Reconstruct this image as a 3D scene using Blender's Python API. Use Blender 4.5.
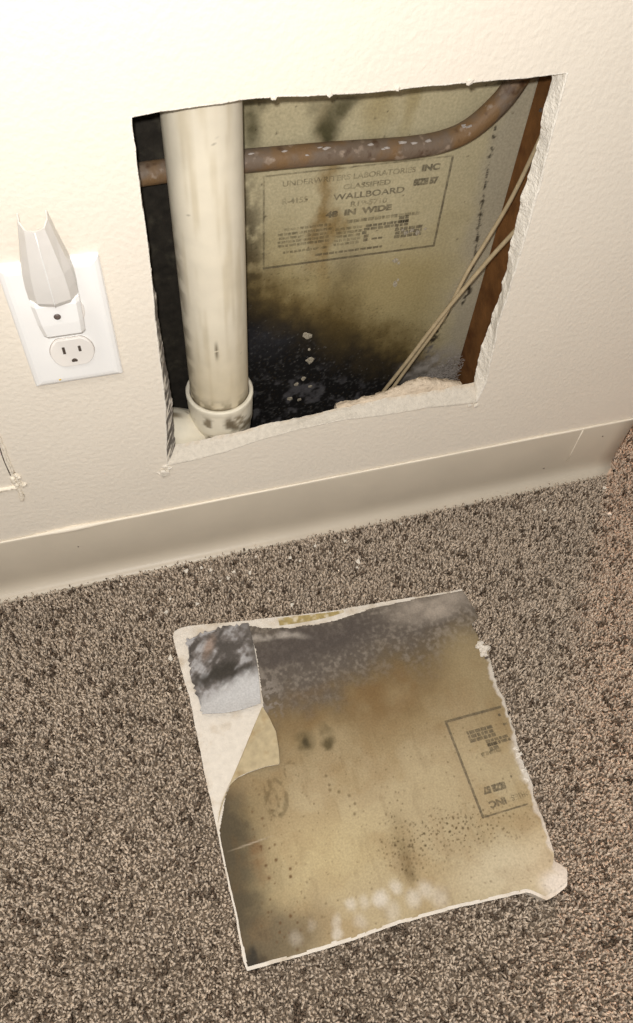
import bpy, bmesh, math, random
import numpy as np
from mathutils import Matrix, Vector

# ------------------------------------------------------------------ camera, light, exposure
scene = bpy.context.scene
for o in list(bpy.data.objects):
    bpy.data.objects.remove(o)
col = scene.collection
random.seed(7)

def srgb(r, g, b):
    out = []
    for c in (r, g, b):
        c /= 255.0
        out.append(c / 12.92 if c <= 0.04045 else ((c + 0.055) / 1.055) ** 2.4)
    return tuple(out)

CAM = Vector((-0.0170, -0.4979, 0.7975))
cam_data = bpy.data.cameras.new('camera')
cam_data.sensor_fit = 'VERTICAL'
cam_data.sensor_height = 36.0
cam_data.lens = 764.3 / 1023.0 * 36.0
cam_data.clip_start = 0.01
cam = bpy.data.objects.new('camera', cam_data)
col.objects.link(cam)
right = Vector((0.9592, -0.2767, 0.0582))
up = Vector((0.1957, 0.7982, 0.5697))
fwd = Vector((0.2041, 0.5351, -0.8198))
cam.matrix_world = Matrix(((right.x, up.x, -fwd.x, CAM.x),
                           (right.y, up.y, -fwd.y, CAM.y),
                           (right.z, up.z, -fwd.z, CAM.z),
                           (0, 0, 0, 1)))
scene.camera = cam

world = bpy.data.worlds.new('room_ambient')
scene.world = world
world.use_nodes = True
bg = world.node_tree.nodes['Background']
bg.inputs[0].default_value = (1.0, 0.955, 0.905, 1)
bg.inputs[1].default_value = 0.46

def lamp(name, kind, loc, energy, color, size):
    d = bpy.data.lights.new(name, kind)
    d.energy = energy
    d.color = color
    if kind == 'AREA':
        d.shape = 'DISK'
        d.size = size
    else:
        d.shadow_soft_size = size
    o = bpy.data.objects.new(name, d)
    o.location = loc
    col.objects.link(o)
    return o

# phone flash beside the lens, the room's ceiling lamp, a warm lamp in the next room
lamp('phone_flash', 'POINT', CAM + up * 0.022 - right * 0.012, 14.5, (1.0, 0.975, 0.95), 0.006)
lamp('ceiling_lamp', 'AREA', (-0.5, -0.9, 2.4), 14.0, (1.0, 0.94, 0.87), 0.45)
nx = lamp('next_room_lamp', 'AREA', (1.45, 1.25, 1.15), 32.0, (1.0, 0.55, 0.36), 0.30)
nx.rotation_euler = (Vector((0.62, -0.25, 0.0)) - nx.location).to_track_quat('-Z', 'Y').to_euler()

vs = scene.view_settings
vs.view_transform = 'Standard'
vs.look = 'None'
vs.exposure = 0.0
vs.gamma = 1.0
vs.use_curve_mapping = False

# ------------------------------------------------------------------ numpy noise
def _hash(ix, iy, seed):
    h = (ix.astype(np.int64) * 374761393 + iy.astype(np.int64) * 668265263 + seed * 974711) & 0x7fffffff
    h = ((h ^ (h >> 13)) * 1274126177) & 0x7fffffff
    return ((h ^ (h >> 16)) & 0xffff) / 65535.0

def vnoise(u, v, seed=0):
    u = np.asarray(u, float); v = np.asarray(v, float)
    iu = np.floor(u); iv = np.floor(v)
    fu = u - iu; fv = v - iv
    fu = fu * fu * (3 - 2 * fu); fv = fv * fv * (3 - 2 * fv)
    a = _hash(iu, iv, seed); b = _hash(iu + 1, iv, seed)
    c = _hash(iu, iv + 1, seed); d = _hash(iu + 1, iv + 1, seed)
    return (a * (1 - fu) + b * fu) * (1 - fv) + (c * (1 - fu) + d * fu) * fv

def fbm(u, v, scale, octaves=4, seed=0):
    t = 0; amp = 0.5; tot = 0
    for k in range(octaves):
        t = t + amp * vnoise(np.asarray(u) * scale, np.asarray(v) * scale, seed + 17 * k)
        tot += amp; amp *= 0.5; scale *= 2.03
    return t / tot

def sstep(a, b, x):
    t = np.clip((np.asarray(x) - a) / (b - a), 0, 1)
    return t * t * (3 - 2 * t)

def blob(u, v, cu, cv, ru, rv, soft=0.5):
    d = np.sqrt(((u - cu) / ru) ** 2 + ((v - cv) / rv) ** 2)
    return 1 - sstep(1 - soft, 1 + soft, d)

def specks(u, v, cell, keep, rad, seed):
    """dots scattered one per cell; returns a 0..1 mask"""
    iu = np.floor(u / cell); iv = np.floor(v / cell)
    m = np.zeros_like(u)
    for du in (-1, 0, 1):
        for dv in (-1, 0, 1):
            a = iu + du; b = iv + dv
            pu = (a + _hash(a, b, seed)) * cell; pv = (b + _hash(a, b, seed + 5)) * cell
            on = _hash(a, b, seed + 9) < keep
            r = rad * (0.4 + 0.9 * _hash(a, b, seed + 13))
            d = np.hypot(u - pu, v - pv)
            m = np.maximum(m, on * (1 - sstep(r * 0.5, r * 1.3, d)))
    return m

def lay(c, colour, mask):
    m = np.clip(mask, 0, 1)[..., None]
    return c * (1 - m) + np.array(colour) * m

# ------------------------------------------------------------------ materials
def material(name, colour=None, rough=0.7, attr=None, noise=None, bump=None, spec=0.3,
             transmission=0.0, var=None):
    """noise=(scale, amount) multiplies the colour; bump=(scale, strength, distance);
    var=[(scale, colour2, lo, hi)] mixes in blotches of another colour"""
    m = bpy.data.materials.new(name)
    m.use_nodes = True
    nt = m.node_tree; N = nt.nodes; L = nt.links
    bs = N['Principled BSDF']
    bs.inputs['Roughness'].default_value = rough
    bs.inputs['Specular IOR Level'].default_value = spec
    bs.inputs['Transmission Weight'].default_value = transmission
    tc = N.new('ShaderNodeTexCoord')
    if attr:
        a = N.new('ShaderNodeAttribute'); a.attribute_name = attr
        out = a.outputs['Color']
    else:
        r = N.new('ShaderNodeRGB'); r.outputs[0].default_value = (*colour, 1)
        out = r.outputs[0]
    for (sc, c2, lo, hi) in (var or []):
        t = N.new('ShaderNodeTexNoise'); t.inputs['Scale'].default_value = sc
        t.inputs['Detail'].default_value = 6
        L.new(tc.outputs['Object'], t.inputs['Vector'])
        mr = N.new('ShaderNodeMapRange')
        mr.inputs['From Min'].default_value = lo; mr.inputs['From Max'].default_value = hi
        L.new(t.outputs['Fac'], mr.inputs['Value'])
        mx = N.new('ShaderNodeMix'); mx.data_type = 'RGBA'
        L.new(mr.outputs[0], mx.inputs['Factor'])
        L.new(out, mx.inputs['A']); mx.inputs['B'].default_value = (*c2, 1)
        out = mx.outputs['Result']
    if noise:
        t = N.new('ShaderNodeTexNoise'); t.inputs['Scale'].default_value = noise[0]
        t.inputs['Detail'].default_value = 5
        L.new(tc.outputs['Object'], t.inputs['Vector'])
        mr = N.new('ShaderNodeMapRange')
        mr.inputs['From Min'].default_value = 0.3; mr.inputs['From Max'].default_value = 0.7
        mr.inputs['To Min'].default_value = 1 - noise[1]; mr.inputs['To Max'].default_value = 1 + noise[1] * 0.6
        L.new(t.outputs['Fac'], mr.inputs['Value'])
        mx = N.new('ShaderNodeVectorMath'); mx.operation = 'SCALE'
        L.new(out, mx.inputs[0]); L.new(mr.outputs[0], mx.inputs['Scale'])
        out = mx.outputs[0]
    L.new(out, bs.inputs['Base Color'])
    if bump:
        t = N.new('ShaderNodeTexNoise'); t.inputs['Scale'].default_value = bump[0]
        t.inputs['Detail'].default_value = 3
        L.new(tc.outputs['Object'], t.inputs['Vector'])
        b = N.new('ShaderNodeBump'); b.inputs['Strength'].default_value = bump[1]
        b.inputs['Distance'].default_value = bump[2]
        L.new(t.outputs['Fac'], b.inputs['Height']); L.new(b.outputs[0], bs.inputs['Normal'])
    return m

def ink_material(name, colour, lo, hi, cover):
    m = bpy.data.materials.new(name); m.use_nodes = True
    nt = m.node_tree; N = nt.nodes; L = nt.links
    bs = N['Principled BSDF']
    bs.inputs['Base Color'].default_value = (*colour, 1); bs.inputs['Roughness'].default_value = 0.9
    tc = N.new('ShaderNodeTexCoord')
    t = N.new('ShaderNodeTexNoise'); t.inputs['Scale'].default_value = 220; t.inputs['Detail'].default_value = 5
    L.new(tc.outputs['Object'], t.inputs['Vector'])
    mr = N.new('ShaderNodeMapRange')
    mr.inputs['From Min'].default_value = lo; mr.inputs['From Max'].default_value = hi
    mr.inputs['To Min'].default_value = 0.15 * cover; mr.inputs['To Max'].default_value = cover
    L.new(t.outputs['Fac'], mr.inputs['Value'])
    L.new(mr.outputs[0], bs.inputs['Alpha'])
    return m

M = {}
M['paint'] = material('wall_paint', srgb(233, 224, 209), 0.55, bump=(200, 0.42, 0.0016), spec=0.25,
                      noise=(9, 0.02))
M['gypsum'] = material('gypsum', srgb(214, 206, 194), 0.95, bump=(420, 0.6, 0.0015), noise=(160, 0.07), spec=0.1,
                       var=[(45, srgb(190, 176, 156), 0.50, 0.72)])
M['cut'] = material('cut_gypsum', attr='stain', rough=0.95, bump=(520, 0.7, 0.0016), noise=(230, 0.10), spec=0.1)
M['backpaper'] = material('back_paper', attr='stain', rough=0.85, noise=(420, 0.16), bump=(700, 0.25, 0.0006), spec=0.15)
M['piecepaper'] = material('piece_paper', attr='stain', rough=0.8, noise=(520, 0.15), bump=(600, 0.25, 0.0006), spec=0.2)
M['beige_core'] = material('beige_core', srgb(214, 197, 174), 0.95, bump=(260, 0.8, 0.003), noise=(120, 0.14), spec=0.1)
M['flap'] = material('paper_reverse', srgb(178, 163, 132), 0.85, noise=(140, 0.16),
                     var=[(60, srgb(160, 140, 106), 0.55, 0.75)], spec=0.15)
M['vinyl'] = material('baseboard_vinyl', srgb(194, 183, 165), 0.42, noise=(16, 0.05), bump=(60, 0.12, 0.001), spec=0.4)
M['caulk'] = material('caulk', srgb(236, 226, 208), 0.6, bump=(200, 0.5, 0.001), spec=0.3)
M['plastic'] = material('white_plastic', srgb(244, 243, 240), 0.32, noise=(20, 0.02), spec=0.45)
M['receptacle'] = material('receptacle_plastic', srgb(238, 233, 226), 0.35, noise=(20, 0.02), spec=0.45)
M['dark'] = material('slot_dark', srgb(84, 74, 66), 0.6, noise=(300, 0.2))
M['gap'] = material('shadow_gap', srgb(170, 160, 150), 0.7, noise=(300, 0.1))
M['sensor'] = material('sensor_lens', srgb(96, 84, 78), 0.25, noise=(300, 0.2), spec=0.6)
M['brass'] = material('yellow_chip', srgb(214, 180, 80), 0.6, noise=(300, 0.2))
M['pvc'] = material('aged_pipe', attr='stain', rough=0.5, noise=(60, 0.05), bump=(90, 0.15, 0.001), spec=0.35)
M['fitting'] = material('pipe_fitting', attr='stain', rough=0.5, noise=(70, 0.08), bump=(120, 0.3, 0.001), spec=0.35)
M['copper'] = material('copper', srgb(126, 98, 66), 0.6, bump=(260, 0.5, 0.0012), spec=0.4,
                       var=[(38, srgb(116, 100, 84), 0.38, 0.54), (95, srgb(158, 140, 122), 0.60, 0.70),
                            (70, srgb(80, 56, 38), 0.62, 0.74)])
M['wood'] = material('stud_wood', srgb(118, 80, 44), 0.8, noise=(70, 0.25), bump=(120, 0.4, 0.002), spec=0.2,
                     var=[(22, srgb(84, 50, 24), 0.50, 0.70)])
M['blackwood'] = material('mouldy_wood', srgb(44, 40, 34), 0.85, noise=(110, 0.4), bump=(160, 0.5, 0.002), spec=0.2,
                          var=[(60, srgb(66, 62, 52), 0.55, 0.75)])
M['wire'] = material('wire_sheath', srgb(176, 158, 126), 0.6, noise=(150, 0.15), spec=0.3)
M['plaster'] = material('plaster', srgb(226, 218, 204), 0.95, noise=(200, 0.12), bump=(400, 0.6, 0.0015), spec=0.1)
M['splash'] = material('splash', srgb(176, 166, 146), 0.95, noise=(500, 0.35), bump=(500, 0.8, 0.002), spec=0.05)
M['dust'] = material('dust', srgb(176, 168, 160), 1.0, noise=(400, 0.3), spec=0.05)
M['carpet'] = material('carpet_yarn', attr='yarn', rough=0.95, noise=(900, 0.12), spec=0.08)
M['carpetbase'] = material('carpet_backing', srgb(150, 134, 116), 1.0, noise=(350, 0.5), bump=(260, 1.0, 0.008), spec=0.05,
                           var=[(150, srgb(66, 54, 44), 0.56, 0.66)])
M['ink'] = ink_material('faded_ink', srgb(88, 80, 66), 0.10, 0.62, 0.54)
M['inkfaint'] = ink_material('worn_ink', srgb(92, 84, 62), 0.30, 0.66, 0.42)

# ------------------------------------------------------------------ mesh helpers
def link(name, me, mat, parent=None, loc=None, smooth=False):
    o = bpy.data.objects.new(name, me)
    if mat is not None:
        me.materials.append(mat)
    col.objects.link(o)
    if parent:
        o.parent = parent
    if loc is not None:
        o.location = loc
    if smooth:
        me.polygons.foreach_set('use_smooth', [True] * len(me.polygons))
    return o

def from_arrays(name, verts, faces, mat, parent=None, colours=None, attr='stain', smooth=True, loc=None):
    """verts (n,3) array, faces (m,4) or (m,3) array"""
    verts = np.asarray(verts, float); faces = np.asarray(faces, np.int32)
    me = bpy.data.meshes.new(name)
    k = faces.shape[1]
    me.vertices.add(len(verts)); me.vertices.foreach_set('co', verts.ravel().astype(np.float32))
    me.loops.add(faces.size); me.loops.foreach_set('vertex_index', faces.ravel())
    me.polygons.add(len(faces))
    me.polygons.foreach_set('loop_start', np.arange(0, faces.size, k, dtype=np.int32))
    me.update(calc_edges=True)
    me.validate()
    if colours is not None:
        ca = me.color_attributes.new(attr, 'FLOAT_COLOR', 'POINT')
        rgba = np.ones((len(verts), 4), np.float32); rgba[:, :3] = colours
        ca.data.foreach_set('color', rgba.ravel())
    if smooth:
        me.polygons.foreach_set('use_smooth', np.ones(len(me.polygons), bool))
    return link(name, me, mat, parent, loc)

def grid_faces(nu, nv, keep=None, flip=False):
    idx = np.arange(nu * nv).reshape(nu, nv)
    f = np.stack([idx[:-1, :-1], idx[1:, :-1], idx[1:, 1:], idx[:-1, 1:]], -1)
    if keep is not None:
        f = f[keep]
    f = f.reshape(-1, 4)
    return f[:, ::-1] if flip else f

def from_bm(name, bm, mat, parent=None, loc=None, smooth=False):
    me = bpy.data.meshes.new(name)
    bmesh.ops.recalc_face_normals(bm, faces=bm.faces)
    bm.to_mesh(me); bm.free()
    return link(name, me, mat, parent, loc, smooth)

def box(name, lo, hi, mat, parent=None, bevel=0.0, segs=2, rough=0.0):
    bm = bmesh.new()
    bmesh.ops.create_cube(bm, size=1)
    for v in bm.verts:
        v.co = Vector([(lo[i] + hi[i]) / 2 + v.co[i] * (hi[i] - lo[i]) for i in range(3)])
    if bevel:
        bmesh.ops.bevel(bm, geom=list(bm.edges), offset=bevel, segments=segs, affect='EDGES', profile=0.5)
    return from_bm(name, bm, mat, parent)

def tube(name, pts, radius, mat, parent=None, sides=16, colour_fn=None, caps=True, wob=0.0):
    """smooth tube along a list of points; radius a number or list"""
    P = np.array(pts, float); n = len(P)
    rad = np.full(n, radius) if np.isscalar(radius) else np.array(radius, float)
    T = np.gradient(P, axis=0); T /= np.linalg.norm(T, axis=1)[:, None]
    ref = np.array([0.0, 1.0, 0.0]) if abs(T[0][1]) < 0.8 else np.array([1.0, 0, 0])
    V = []
    for i in range(n):
        a = np.cross(T[i], ref); a /= np.linalg.norm(a); b = np.cross(T[i], a); ref = np.cross(a, T[i])
        for k in range(sides):
            th = 2 * math.pi * k / sides
            r = rad[i] * (1 + wob * (vnoise(np.array([i * 0.7]), np.array([k * 0.9]), 3)[0] - 0.5))
            V.append(P[i] + r * (math.cos(th) * a + math.sin(th) * b))
    F = [(i * sides + k, i * sides + (k + 1) % sides, (i + 1) * sides + (k + 1) % sides, (i + 1) * sides + k)
         for i in range(n - 1) for k in range(sides)]
    V = np.array(V)
    c = colour_fn(V) if colour_fn else None
    me = bpy.data.meshes.new(name)
    if caps:
        F = F + [tuple(range(sides - 1, -1, -1)), tuple((n - 1) * sides + k for k in range(sides))]
    me.from_pydata(V.tolist(), [], F)
    if c is not None:
        ca = me.color_attributes.new('stain', 'FLOAT_COLOR', 'POINT')
        rgba = np.ones((len(V), 4), np.float32); rgba[:, :3] = c
        ca.data.foreach_set('color', rgba.ravel())
    me.polygons.foreach_set('use_smooth', [True] * len(me.polygons))
    me.update()
    return link(name, me, mat, parent)

def catmull(pts, per=10):
    P = [np.array(p, float) for p in pts]
    P = [2 * P[0] - P[1]] + P + [2 * P[-1] - P[-2]]
    out = []
    for i in range(1, len(P) - 2):
        for k in range(per):
            t = k / per
            a, b, c, d = P[i - 1], P[i], P[i + 1], P[i + 2]
            out.append(0.5 * ((2 * b) + (c - a) * t + (2 * a - 5 * b + 4 * c - d) * t * t + (3 * b - a - 3 * c + d) * t ** 3))
    out.append(P[-2])
    return np.array(out)

def resample(pts, n):
    P = np.array(pts, float)
    s = np.concatenate([[0], np.cumsum(np.linalg.norm(np.diff(P, axis=0), axis=1))])
    t = np.linspace(0, s[-1], n)
    return np.stack([np.interp(t, s, P[:, k]) for k in range(P.shape[1])], -1)

def tag(o, label=None, cat=None, group=None, kind=None):
    if label: o['label'] = label
    if cat: o['category'] = cat
    if group: o['group'] = group
    if kind: o['kind'] = kind
    return o

def empty(name, loc):
    e = bpy.data.objects.new(name, None)
    e.empty_display_size = 0.02
    e.location = loc
    col.objects.link(e)
    return e

def rock(name, size, mat, seed, flat=0.6, sub=2, rough=0.35, parent=None, loc=None):
    bm = bmesh.new()
    bmesh.ops.create_icosphere(bm, subdivisions=sub, radius=1)
    rng = random.Random(seed)
    ph = [rng.uniform(0, 6) for _ in range(6)]
    for v in bm.verts:
        d = 1 + rough * (math.sin(2.3 * v.co.x + ph[0]) * math.sin(2.9 * v.co.y + ph[1]) + 0.5 * math.sin(5.1 * v.co.z + ph[2]) * math.cos(4.3 * v.co.x + ph[3])) + rng.uniform(-0.3, 0.3) * rough
        v.co = Vector((v.co.x * d * size, v.co.y * d * size * 0.8, v.co.z * d * size * flat))
    return from_bm(name, bm, mat, parent, loc, smooth=False)

# ------------------------------------------------------------------ the wall with the cut hole
WALL_R = 0.586
TH = 0.0127
NS = {'t': 260, 'r': 300, 'b': 280, 'l': 420}
f_top = [(0.0185, .5325), (.0368, .5348), (.0908, .5372), (.105, .5373), (.1663, .5348), (.2069, .5355), (.2641, .5357), (.3208, .5355), (.3310, .5362)]
f_right = [(.3310, .5362), (.3345, .4937), (.3385, .4429), (.3409, .3843), (.3425, .2964), (.3520, .2150), (.3477, .1850)]
f_bottom = [(.3477, .1850), (.2851, .1925), (.2419, .1925), (.1997, .1965), (.1453, .1955), (.1049, .1896), (.0645, .1791), (.0051, .1742)]
f_left = [(.0051, .1742), (.0077, .21), (.0123, .2636), (.0136, .3252), (.0158, .3954), (.0172, .4323), (.0178, .4933), (.0185, .5325)]
b_top = [(0.0190, .5310), (.1050, .5360), (.2069, .5340), (.3270, .5335)]
b_right = [(.3270, .5335), (.3300, .4975), (.3326, .4765), (.3342, .4223), (.3387, .3680), (.3406, .3545), (.3430, .3092), (.3395, .2607), (.3455, .2055)]
b_bottom = [(.3455, .2055), (.2936, .2035), (.2478, .2045), (.2033, .2015), (.1240, .1985), (.0931, .1926), (.0459, .1910), (.0165, .1885)]
b_left = [(.0165, .1885), (.0205, .2486), (.0192, .3129), (.0186, .3854), (.0188, .45), (.0190, .5310)]

def loop(sides):
    out = []
    for key, s in zip('trbl', sides):
        out.append(resample(s, NS[key])[:-1])
    return np.concatenate(out)

FL = loop((f_top, f_right, f_bottom, f_left))
BL = loop((b_top, b_right, b_bottom, b_left))
nl = len(FL)
ar = np.arange(nl)
seg = np.concatenate([np.full(NS[k] - 1, i) for i, k in enumerate('trbl')])   # 0 top 1 right 2 bottom 3 left
ctr = np.array([0.175, 0.36])
side_n = np.array([[0, 1], [1, 0], [0, -1], [-1, 0]], float)[seg]
rag = np.array([0.0011, 0.0016, 0.0015, 0.0008])[seg]
s1 = (fbm(ar * 1.0, ar * 0, 0.06, 4, 2) - 0.5) * 2
s2 = (fbm(ar * 1.0, ar * 0, 0.085, 4, 9) - 0.5) * 2
s3 = (fbm(ar * 1.0, ar * 0, 0.06, 3, 31) - 0.5) * 2
wide = np.array([0.0004, 0.0014, 0.0012, 0.0006])[seg]
# rings from the painted face inwards: painted rim, lifted torn lip, broken core, back paper
R0 = FL + side_n * (rag * 0.8 * s1 + wide)[:, None]
R1 = FL + side_n * (rag * 0.8 * s1 - 0.0004)[:, None]
mid = FL * 0.55 + BL * 0.45
R2 = mid + side_n * (rag * 0.7 * s3)[:, None]
R3 = BL + side_n * (rag * 1.5 * s2)[:, None]
lift = np.array([0.0002, 0.0008, 0.0008, 0.0003])[seg] * (1 + s2)

wb = bmesh.new()
rim = [wb.verts.new((x, 0, z)) for x, z in R0]
outer = [wb.verts.new(c) for c in ((-1.0, 0, 0), (WALL_R, 0, 0), (WALL_R, 0, 1.3), (-1.0, 0, 1.3))]
edges = [wb.edges.new((rim[i], rim[(i + 1) % nl])) for i in range(nl)]
edges += [wb.edges.new((outer[i], outer[(i + 1) % 4])) for i in range(4)]
bmesh.ops.triangle_fill(wb, use_beauty=True, use_dissolve=False, edges=edges)
for f in wb.faces:
    f.normal_update()
    if f.normal.y > 0:
        f.normal_flip()
# back of the board
rimb = [wb.verts.new((x, TH, z)) for x, z in R3]
outb = [wb.verts.new(c) for c in ((-1.0, TH, 0), (WALL_R, TH, 0), (WALL_R, TH, 1.3), (-1.0, TH, 1.3))]
edges = [wb.edges.new((rimb[i], rimb[(i + 1) % nl])) for i in range(nl)]
edges += [wb.edges.new((outb[i], outb[(i + 1) % 4])) for i in range(4)]
bmesh.ops.triangle_fill(wb, use_beauty=True, use_dissolve=False, edges=edges)
me = bpy.data.meshes.new('wall_front')
wb.to_mesh(me); wb.free()
wall = link('wall_front', me, M['paint'])
tag(wall, 'cream textured painted wall with a rough square hole cut in it', 'wall', kind='structure')

rings = [(R0, np.zeros(nl)), (R1, -lift)]
ND = 9
for k in range(1, ND + 1):
    t = k / ND
    base = R1 * (1 - t) + R3 * t + 4 * t * (1 - t) * (R2 - 0.5 * (R1 + R3)) * 0.5
    jit = (fbm(ar * 1.0, np.full(nl, k * 3.7), 0.16, 3, 51) - 0.5) * 0.0012 * (1 if k < ND else 0)
    rings.append((base + side_n * jit[:, None], -lift * (1 - t) + TH * t))
nr = len(rings)
V = np.concatenate([np.stack([r[:, 0], y, r[:, 1]], -1) for r, y in rings])
F = []
for k in range(nr - 1):
    for i in range(nl):
        j = (i + 1) % nl
        F.append((k * nl + i, k * nl + j, (k + 1) * nl + j, (k + 1) * nl + i))
cc = np.tile(np.array(srgb(240, 233, 220)), (len(V), 1))
segv = np.tile(seg, nr); depth = np.repeat(np.arange(nr), nl) / (nr - 1.0)
dirt = fbm(np.tile(ar, nr) * 0.0009, V[:, 1] * 1.0 + 0.3, 260, 4, 77)
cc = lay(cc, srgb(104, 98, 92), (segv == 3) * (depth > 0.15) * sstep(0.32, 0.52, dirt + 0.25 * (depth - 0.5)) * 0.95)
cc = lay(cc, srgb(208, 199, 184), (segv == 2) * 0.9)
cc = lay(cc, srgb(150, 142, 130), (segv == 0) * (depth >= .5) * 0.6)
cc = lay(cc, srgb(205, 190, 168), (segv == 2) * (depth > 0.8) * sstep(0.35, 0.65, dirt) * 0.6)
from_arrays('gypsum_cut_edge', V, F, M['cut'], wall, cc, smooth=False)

# lip of broken backing that stands behind the sill at the right
lip_top = [(.190, .1995), (.2095, .2005), (.2300, .2035), (.2471, .2065), (.2600, .2110), (.2718, .2145), (.2800, .2165), (.2900, .2160), (.3020, .2115), (.3136, .2075), (.3250, .2040), (.3337, .2005)]
lt = resample(lip_top, 70)
lv = []
prof = [(0.0120, -0.014), (0.0128, -0.002), (0.0150, 0.0), (0.0215, 0.0002), (0.0240, -0.006), (0.0235, -0.020)]
for i, (x, z) in enumerate(lt):
    for j, (y, dz) in enumerate(prof):
        w = float(fbm(np.array([i * 0.35]), np.array([j * 1.7]), 1.0, 3, 12)[0] - 0.5)
        lv.append((x, y + 0.003 * w, z + dz + 0.004 * w))
from_arrays('torn_backing_lip', lv, grid_faces(len(lt), len(prof)), M['beige_core'], wall, smooth=False)

# plaster crumbs stuck to the wall face at the hole's lower corner and top edge
for (x, z, s, sd) in ((.0005, .1660, .0062, 3), (.0075, .1700, .003, 4), (.0030, .1745, .003, 8), (.348, .181, .0035, 5),
                      (.340, .183, .003, 6), (.2545, .536, .0028, 11), (.2000, .536, .0022, 13), (.1130, .537, .0018, 14),
                      (.1520, .5355, .0018, 15)):
    r = rock('plaster_crumb_on_wall', s, M['plaster'], sd, 0.8, 2, 0.4, wall, (x, -0.0004, z))
    r.scale = (1, 0.6, 1)

# scored corner of an older cut at the far left: white ridges and the open slit
tube('spackle_ridge', catmull([(-.1365, -.0004, .262), (-.1370, -.0004, .246), (-.1375, -.0004, .225), (-.1380, -.0004, .206)], 8),
     0.0013, M['caulk'], wall, 8, wob=1.2)
tube('spackle_ridge', catmull([(-.1376, -.0004, .2035), (-.1352, -.0006, .2000), (-.1372, -.0004, .1950), (-.1350, -.0004, .186), (-.1310, -.0004, .187)], 8),
     0.0019, M['caulk'], wall, 8, wob=1.3)
tube('spackle_ridge', catmull([(-.19, -.0004, .1830), (-.165, -.0004, .1845), (-.150, -.0004, .1850), (-.1400, -.0004, .1850)], 8),
     0.0024, M['caulk'], wall, 8, wob=1.0)
tube('spackle_ridge', catmull([(-.1405, -.0004, .200), (-.1400, -.0004, .190), (-.1392, -.0004, .180), (-.1395, -.0004, .170), (-.1405, -.0004, .163)], 8),
     0.0021, M['caulk'], wall, 8, wob=1.2)
tube('open_slit', catmull([(-.1402, -.0001, .256), (-.1402, -.0001, .245), (-.1413, -.0001, .225), (-.1414, -.0001, .210), (-.1412, -.0001, .203)], 8),
     0.0005, M['dark'], wall, 6, wob=0.8)

# return wall round the outside corner
wr = box('wall_right', (WALL_R - 0.0127, 0.013, 0), (WALL_R, 1.6, 1.3), M['paint'])
tag(wr, 'cream painted side wall running back from the outside corner', 'wall', kind='structure')

# ------------------------------------------------------------------ floor
fl = box('floor', (-2.2, -2.2, -0.03), (2.6, 1.8, 0.0), M['carpetbase'])
tag(fl, 'taupe carpeted floor of the room', 'floor', kind='structure')

# ------------------------------------------------------------------ baseboard: vinyl cove base with a toe
prof = [(-0.0002, 0.100), (-0.0022, 0.0998), (-0.0030, 0.0985), (-0.0030, 0.030), (-0.0034, 0.022), (-0.0050, 0.0150), (-0.0085, 0.0100),
        (-0.0130, 0.0080), (-0.0165, 0.0072), (-0.0180, 0.0055), (-0.0182, 0.0010), (-0.0002, 0.0010)]
flat_prof = [(-0.0002, 0.100), (-0.0022, 0.0998), (-0.0030, 0.0985), (-0.0030, 0.030), (-0.0030, 0.0010), (-0.0002, 0.0010)]
def cove(name, a, b, n, d0, d1, prof=prof):
    """profile swept from a to b; n = outward normal; d0, d1 = mitre slopes at the ends"""
    a = np.array(a); b = np.array(b); n = np.array(n); t = (b - a) / np.linalg.norm(b - a)
    steps = 60
    V = []
    for i in range(steps + 1):
        s = i / steps
        base = a + (b - a) * s
        for (y, z) in prof:
            d = -y
            e = d * (d0 if i == 0 else (d1 if i == steps else 0))
            w = 0.0005 * (fbm(np.array([s * 9.0]), np.array([z * 8]), 1, 2, 5)[0] - 0.5) if z > 0.002 else 0
            p = base + n * (d + w) + t * e
            V.append((p[0], p[1], z))
    k = len(prof)
    F = [(i * k + j, i * k + (j + 1) % k, (i + 1) * k + (j + 1) % k, (i + 1) * k + j) for i in range(steps) for j in range(k)]
    o = from_arrays(name, V, F, M['vinyl'], smooth=False)
    kk = len(prof)
    me_ = o.data; bm = bmesh.new(); bm.from_mesh(me_); bm.verts.ensure_lookup_table()
    for e in (0, steps): bm.faces.new([bm.verts[e * kk + j] for j in range(kk)])
    bmesh.ops.recalc_face_normals(bm, faces=bm.faces); bm.to_mesh(me_); bm.free()
    return o
bf = cove('baseboard_front', (-1.0, 0.0), (WALL_R, 0.0), (0, -1), 0, 0)
tag(bf, 'tan vinyl cove baseboard under the wall with the hole', 'baseboard', kind='structure')
br = cove('baseboard_right', (WALL_R, 0.0), (WALL_R, 1.6), (1, 0), 0, 0, flat_prof)
tag(br, 'tan vinyl cove baseboard round the outside corner', 'baseboard', kind='structure')
# paint bead along the top of the base, with thick and thin stretches
xs = np.linspace(-1.0, WALL_R, 220)
rb = 0.0008 + 0.0013 * fbm(xs, xs * 0, 9, 3, 41) + 0.0020 * np.exp(-((xs + 0.105) / 0.03) ** 2)
tube('paint_bead', [(x, -0.0014, 0.1000 + 0.0012 * (v - 0.5)) for x, v in zip(xs, fbm(xs, xs * 0, 14, 3, 44))], rb, M['caulk'], bf, 7)
tube('seam_filler', [(0.5118, -0.0030, 0.0990), (0.5116, -0.0031, 0.080), (0.5121, -0.0031, 0.058), (0.5120, -0.0030, 0.036)],
     [0.0009, 0.0008, 0.0008, 0.0003], M['caulk'], bf, 7)
for (x, z, s, sd) in ((.548, .078, .0012, 1), (.4805, .032, .0013, 2), (-.105, .066, .0010, 4)):
    rock('dark_fleck', s, M['dark'], sd, 0.7, 1, 0.3, bf, (x, -0.0031, z))

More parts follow.
